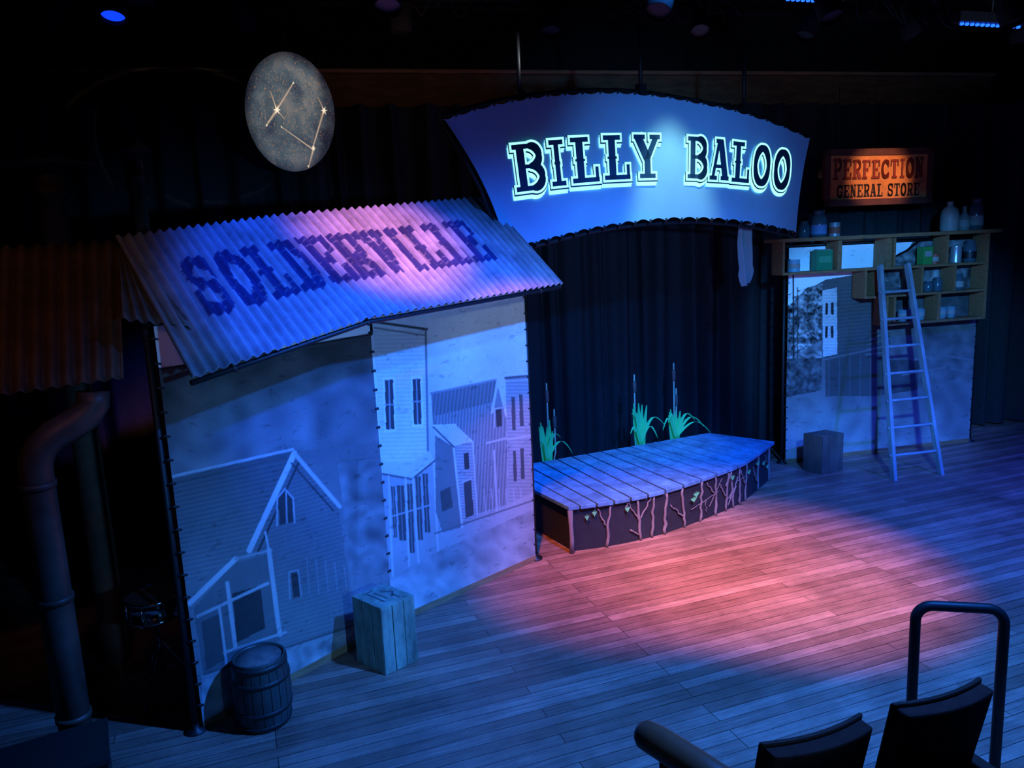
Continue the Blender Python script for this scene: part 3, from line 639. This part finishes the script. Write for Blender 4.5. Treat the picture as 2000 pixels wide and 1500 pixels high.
# ------------------------------------------------------------ crates
def crate(C_,h,m,nm,slats=3):
    C_=[Vector((*q,0)) for q in C_]; p=MB(); cen=sum(C_,Vector())/4
    inn=[cen+(q-cen)*.93 for q in C_]
    p.hexa([q+Vector((0,0,.01)) for q in inn]+[q+Vector((0,0,h-.015)) for q in inn],M_black)
    for i in range(4):
        a,b=C_[i],C_[(i+1)%4]; ia,ib=inn[i],inn[(i+1)%4]
        for k in range(slats):
            s0,s1=k/slats+.008,(k+1)/slats-.008
            A_,B_2=a.lerp(b,s0),a.lerp(b,s1); IA,IB=ia.lerp(ib,s0),ia.lerp(ib,s1)
            p.hexa([A_,B_2,IB,IA]+[q+Vector((0,0,h-.012)) for q in (A_,B_2,IB,IA)],m)
    for k in range(slats):
        s0,s1=k/slats+.006,(k+1)/slats-.006
        q=[C_[0].lerp(C_[1],s0),C_[0].lerp(C_[1],s1),C_[3].lerp(C_[2],s1),C_[3].lerp(C_[2],s0)]
        p.hexa([v+Vector((0,0,h-.014)) for v in q]+[v+Vector((0,0,h)) for v in q],m)
    u=(C_[1]-C_[0]);v=(C_[3]-C_[0])
    for (a0,b0,a1,b1) in ((.2,.3,.8,.3),(.25,.45,.7,.47),(.3,.6,.5,.8),(.5,.8,.7,.6),(.15,.2,.15,.5),(.6,.7,.85,.7)):
        P0=C_[0]+u*a0+v*b0;P1=C_[0]+u*a1+v*b1; d=(P1-P0).normalized(); nn=Vector((-d.y,d.x,0))*.006
        p.add([tuple(w+Vector((0,0,h+.0012))) for w in (P0-nn,P1-nn,P1+nn,P0+nn)],[(0,1,2,3)],M_ink)
    return p.obj(nm,.004)
M_ink=mat('stencil_ink',(.08,.09,.1),.8)
M_cr=mat('crate_wood',(.26,.34,.28),.65,noise=.65,nscale=9,stretch=(1,1,.35),bump=.3); M_cr2=mat('crate_wood_dark',(.13,.10,.085),.7,noise=.45,nscale=9,stretch=(1,1,.35),bump=.3)
crate([(-1.10,4.66),(-.88,4.46),(-.69,4.63),(-.91,4.83)],.455,M_cr,'wooden_crate')
crate([(3.25,8.40),(3.39,8.21),(3.68,8.33),(3.54,8.52)],.43,M_cr2,'wooden_crate')

# ------------------------------------------------------------ barrel
ba=MB(); bx,by=-1.51,4.05; M_bar=mat('barrel_stave',(.045,.06,.055),.45,noise=.5,nscale=6,stretch=(1,1,.3)); M_hoop=mat('barrel_hoop',(.04,.045,.045),.5,.4)
prof=[(.140,0),(.148,.03),(.158,.12),(.162,.2),(.158,.28),(.150,.36),(.146,.40)]
def brad(z): return float(np.interp(z,[q[1] for q in prof],[q[0] for q in prof]))
ns=20
for k in range(ns):
    a0=2*math.pi*k/ns+.012;a1=2*math.pi*(k+1)/ns-.012; vs=[]
    for r,z in prof:
        for a in (a0,(a0+a1)/2,a1): vs.append((bx+r*math.cos(a),by+r*math.sin(a),z))
    fs=[]
    for i in range(len(prof)-1):
        for j in range(2): q=i*3+j; fs.append((q,q+1,q+4,q+3))
    ba.add(vs,fs,M_bar)
ba.lathe((bx,by,0),[(r-.006,z) for r,z in prof],M_black,32,cap=False)
ba.lathe((bx,by,0),[(.13,0),(.13,.388)],M_black,32)
ba.lathe((bx,by,.0),[(.13,.37),(.146,.405),(.134,.405),(.132,.39)],M_bar,32,cap=False)
M_lid=mat('barrel_lid',(.26,.21,.20),.3,noise=.6,nscale=8); ba.lathe((bx,by,0),[(.001,.388),(.133,.388),(.133,.392),(.001,.392)],M_lid,32,cap=False)
for z0,z1 in ((.012,.04),(.10,.125),(.275,.30),(.362,.39)): ba.lathe((bx,by,0),[(brad(z0)+.001,z0),(brad(z0)+.004,z0),(brad(z1)+.004,z1),(brad(z1)+.001,z1)],M_hoop,40,cap=False)
ba.obj('wooden_barrel')

# ------------------------------------------------------------ snare drum behind the flat
dr=MB(); dx,dy=-2.25,4.42; M_ch=mat('drum_chrome',(.5,.5,.55),.2,1.)
dr.lathe((dx,dy,.50),[(.155,0),(.165,.0),(.165,.02),(.15,.02),(.15,.12),(.165,.12),(.165,.14),(.155,.14),(.15,.135),(.001,.135)],M_ch,32)
dr.lathe((dx,dy,.636),[(.001,0),(.15,.0)],mat('drum_skin',(.12,.12,.14),.6),32,cap=False)
for k in range(8): a=k*math.pi/4; dr.tube([(dx+.162*math.cos(a),dy+.162*math.sin(a),.51),(dx+.162*math.cos(a),dy+.162*math.sin(a),.63)],.006,M_ch,6)
dr.tube([(dx,dy,.12),(dx,dy,.5)],.014,M_ch)
for k in range(3):
    a=k*2.094+.4; c_,s_=math.cos(a),math.sin(a)
    dr.tube([(dx,dy,.34),(dx+.2*c_,dy+.2*s_,.03),(dx+.24*c_,dy+.24*s_,.012)],.010,M_ch,8); dr.tube([(dx,dy,.15),(dx+.12*c_,dy+.12*s_,.15)],.006,M_ch,6)
    dr.tube([(dx,dy,.42),(dx+.1*c_,dy+.1*s_,.47),(dx+.16*c_,dy+.16*s_,.50)],.008,M_ch,8)
dr.obj('snare_drum')
ec=MB(); ec.box((-2.28,3.30,.16),(.5,.36,.32),M_black,.5); ec.box((-2.28,3.30,.335),(.52,.38,.03),mat('case_trim',(.02,.022,.02),.6),.5)
ec.tube([(-2.13,3.17,.2),(-2.11,3.14,.2),(-2.06,3.17,.2),(-2.08,3.2,.2)],.008,M_steel,6); ec.obj('equipment_case',.008)

# ------------------------------------------------------------ safety rail, seats, rail (foreground)
hr=MB(); A_=Vector((1.77,3.22,0));B_2=Vector((2.12,3.14,0)); d=(B_2-A_).normalized(); zt_=.95; r=.07; P=[A_,A_+Vector((0,0,zt_-r))]
for k in range(1,6): an=k/6*math.pi/2; P.append(A_+d*(r-r*math.cos(an))+Vector((0,0,zt_-r+r*math.sin(an))))
P.append(A_+d*r+Vector((0,0,zt_))); P.append(B_2-d*r+Vector((0,0,zt_)))
for k in range(1,6): an=k/6*math.pi/2; P.append(B_2-d*(r-r*math.sin(an))+Vector((0,0,zt_-r+r*math.cos(an))))
P+=[B_2+Vector((0,0,zt_-r)),B_2]
hr.tube(P,.023,mat('rail_black',(.010,.010,.012),.5,spec=.25),14)
for q in (A_,B_2): hr.lathe(tuple(q),[(.055,0),(.055,.01),(.025,.015)],M_black,16)
hr.obj('safety_handrail')
M_seat=mat('seat_fabric',(.05,.014,.010),.95,noise=.3,nscale=30,spec=.1); M_sw=mat('seat_wood',(.05,.016,.010),.7,noise=.3,spec=.1)
sd=Vector((.945,.327,0))
def seat(cx,cy,w=.42):
    p=MB(); p.M=frame((cx,cy,0),sd)
    def slab(z0,z1,y0,y1,t,m,ww):
        n=9; vs=[]
        for k in range(n):
            u=k/(n-1)*2-1; c=.03*(1-u*u)
            for (z,y) in ((z0,y0),(z1,y1)):
                vs+=[(u*ww/2,y-c,z),(u*ww/2,y-c-t,z)]
        fs=[]
        for k in range(n-1):
            a=k*4; b=a+4; fs+=[(a,b,b+2,a+2),(a+1,a+3,b+3,b+1),(a+2,b+2,b+3,a+3),(a,a+1,b+1,b)]
        fs+=[(0,2,3,1),((n-1)*4,(n-1)*4+1,(n-1)*4+3,(n-1)*4+2)]
        p.add(vs,fs,m)
    slab(.50,.97,0,-.10,.06,M_seat,w); slab(.46,.985,.02,-.085,.02,M_sw,w+.02)
    p.box((0,-.24,.44),(w,.42,.09),M_seat); p.box((0,-.24,.38),(w-.04,.4,.03),M_sw)
    for s in (-1,1):
        p.box((s*(w/2+.03),-.16,.62),(.055,.34,.03),M_sw); p.box((s*(w/2+.03),-.16,.30),(.03,.3,.6),M_black); p.box((s*(w/2+.03),-.16,.012),(.06,.36,.024),M_black)
    return p.obj('theatre_seat',.01)
seat(.92,2.42,.40); seat(1.44,2.60,.40)
ar=MB(); ar.tube([(.39,2.475,.90),(.395,2.47,.90),(.41,2.455,.90),(.45,2.41,.90),(.56,2.27,.895),(.72,2.05,.885)],[.012,.035,.05,.054,.054,.054],mat('varnished_rail',(.16,.045,.02),.5,noise=.3,nscale=4,spec=.3),20)
ar.tube([(.47,2.39,0),(.47,2.39,.88)],.022,M_black); ar.tube([(.66,2.13,0),(.66,2.13,.87)],.022,M_black); ar.obj('wooden_handrail')

# ------------------------------------------------------------ lighting rig
rigE=empty('lighting_rig')
def stage_light(x,y,z,yaw,pitch,lens=None,s=1.,parent=None):
    p=MB(); p.M=Matrix.Translation((x,y,z))@Euler((0,0,yaw)).to_matrix().to_4x4()
    p.tube([(-.13*s,0,0),(-.13*s,0,.2*s),(0,0,.23*s),(.13*s,0,.2*s),(.13*s,0,0)],.012*s,M_blackmat,6); p.tube([(0,0,.22*s),(0,0,.30*s)],.015,M_blackmat,6)
    p.M=p.M@Euler((pitch,0,0)).to_matrix().to_4x4()
    p.lathe((0,0,-.16*s),[(.10*s,0),(.105*s,.0),(.105*s,.16*s),(.08*s,.24*s),(.07*s,.36*s),(.03*s,.4*s)],M_blackmat,20,cap=False)
    p.lathe((0,0,-.12*s),[(.001,0),(.1*s,0)],lens or M_black,20,cap=False)
    o=p.obj('stage_light'); 
    if parent: o.parent=parent
    return o
for (yy,zz_) in ((5.0,4.42),(6.6,4.72),(8.0,4.95)):
    rig=MB(); rig.tube([(-5.5,yy-1.2,zz_),(8.5,yy+1.9,zz_)],.022,M_blackmat,10); o=rig.obj('batten_pipe'); o.parent=rigE
random.seed(11)
M_bluelens=mat('blue_lens',(.05,.1,.9),.3,emit=(.005,.05,1.),estr=1.2)
for i in range(7):
    x=-3.4+i*1.45+random.uniform(-.2,.2); y=5.0-1.2+(x+5.5)/14*3.1; stage_light(x,y,4.15,random.uniform(-.6,.6),random.uniform(-.7,-.3),s=.8,parent=rigE)
for i in range(10):
    x=-4.2+i*1.15+random.uniform(-.2,.2); y=6.6-1.2+(x+5.5)/14*3.1; stage_light(x,y,4.46,random.uniform(-3,3),random.uniform(-.9,.9),s=.8,parent=rigE)
stage_light(-2.98,6.45,4.66,.2,-.35,M_bluelens,.9)
cb=MB()
for i in range(26):
    x=random.uniform(-1,7.5); y=5.3+(x+5.5)/14*3.1+random.uniform(-.1,.1); z=4.68; w=random.uniform(.2,.9); n=10; P=[(x+w*k/n,y+.22*w*k/n,z-random.uniform(.08,.28)*math.sin(math.pi*k/n)) for k in range(n+1)]; cb.tube(P,.010,M_blackmat,6)
o=cb.obj('rigging_cables'); o.parent=rigE
M_led=mat('blue_led',(.05,.2,1),.3,emit=(.01,.10,1.),estr=2.6)
def ledbar(c_,L,d):
    p=MB(); p.M=frame(c_,d); p.box((0,0,.05),(L+.06,.1,.08),M_black)
    n=int(L/.045)
    for i in range(n): p.lathe((-L/2+L*(i+.5)/n,0,-.012),[(.006,0),(.016,.004),(.016,.02)],M_led,10)
    p.tube([(0,0,.09),(0,0,.4)],.012,M_black,6); return p.obj('led_batten_light')
ledbar((4.25,7.0,4.32),.58,(1,.12,-.06)); ledbar((2.72,7.0,4.585),.5,(1,.12,-.05))

# ------------------------------------------------------------ lamps
def spot(name,loc,tgt,col,E,ang,blend=.6,r=.08):
    l=bpy.data.lights.new(name,'SPOT'); l.color=col; l.energy=E; l.spot_size=math.radians(ang); l.spot_blend=blend; l.shadow_soft_size=r
    o=bpy.data.objects.new(name,l); bpy.context.collection.objects.link(o); o.location=loc
    o.rotation_euler=(Vector(tgt)-Vector(loc)).to_track_quat('-Z','Y').to_euler(); return o
spot('spot_flats_wash',(2.4,-.4,2.35),(-.80,5.0,1.45),(.07,.31,.80),640,36,.6)
spot('spot_flats_right',(2.9,3.6,3.2),(.0,6.1,1.9),(.6,.85,.9),60,30,1.)
spot('spot_floor_blue',(2.4,2.8,4.8),(1.4,4.6,0),(.02,.18,1.),2400,100,.8)
spot('spot_floor_right',(5.8,4.0,4.8),(5.2,6.6,0),(.02,.06,1.),2200,66,.9)
spot('spot_floor_pink',(2.6,3.3,4.9),(1.95,5.75,0),(1.,.38,.32),2900,34,1.)
spot('spot_floor_orange',(-.2,3.6,4.9),(1.0,6.0,0),(1.,.22,.04),1700,33,1.)
spot('spot_roof_orange',(.9,3.4,4.6),(-.80,5.4,2.72),(1.,.28,.06),1350,26,1.)
spot('spot_roof_blue',(.5,2.2,4.7),(-.8,4.9,2.4),(.01,.08,1.),1350,40,.5)
spot('projector_banner',(2.2,2.0,2.8),(1.6,7.05,2.8),(.09,.38,1.),520,38,1.)
spot('spot_moon',(1.2,5.7,4.2),(-1.94,7.5,3.957),(.85,.92,1.),190,15.5,.10)
spot('spot_store',(2.6,3.2,3.2),(4.4,9.0,1.3),(.06,.34,1.),1300,34,.6)
spot('spot_sign',(4.6,5.6,4.4),(4.2,8.8,3.22),(1.,.55,.3),420,14,.5)
spot('spot_platform',(1.2,4.6,4.8),(1.3,7.6,.4),(.02,.24,1.),850,36,.7)
spot('spot_reeds',(1.8,6.2,4.6),(1.2,8.3,.7),(.6,.95,.65),170,34,.8)
spot('spot_side_warm',(-1.2,1.2,4.4),(-2.6,4.2,2.2),(1.,.45,.25),20,36,.8)
spot('beam_fill',(-.5,5.6,4.0),(-1.0,8.3,4.4),(1.,.6,.35),8,75,1.)  # added weak fill without a fixture, lifts the timber beam out of the dark
spot('rig_fill',(4.6,5.2,3.6),(4.2,7.2,4.7),(.4,.55,1.),40,80,1.)  # invented bluish fill, added only to make the overhead rig visible
w=bpy.data.worlds.new('World'); sc.world=w; w.use_nodes=True; w.node_tree.nodes['Background'].inputs[0].default_value=(.2,.35,1,1); w.node_tree.nodes['Background'].inputs[1].default_value=.0015

cam=bpy.data.objects.new('camera',bpy.data.cameras.new('camera')); bpy.context.collection.objects.link(cam)
cam.data.lens=27; cam.data.sensor_width=36; cam.location=(0,0,2.6); cam.rotation_euler=(1.39909,.04553,-.00789)
sc.camera=cam
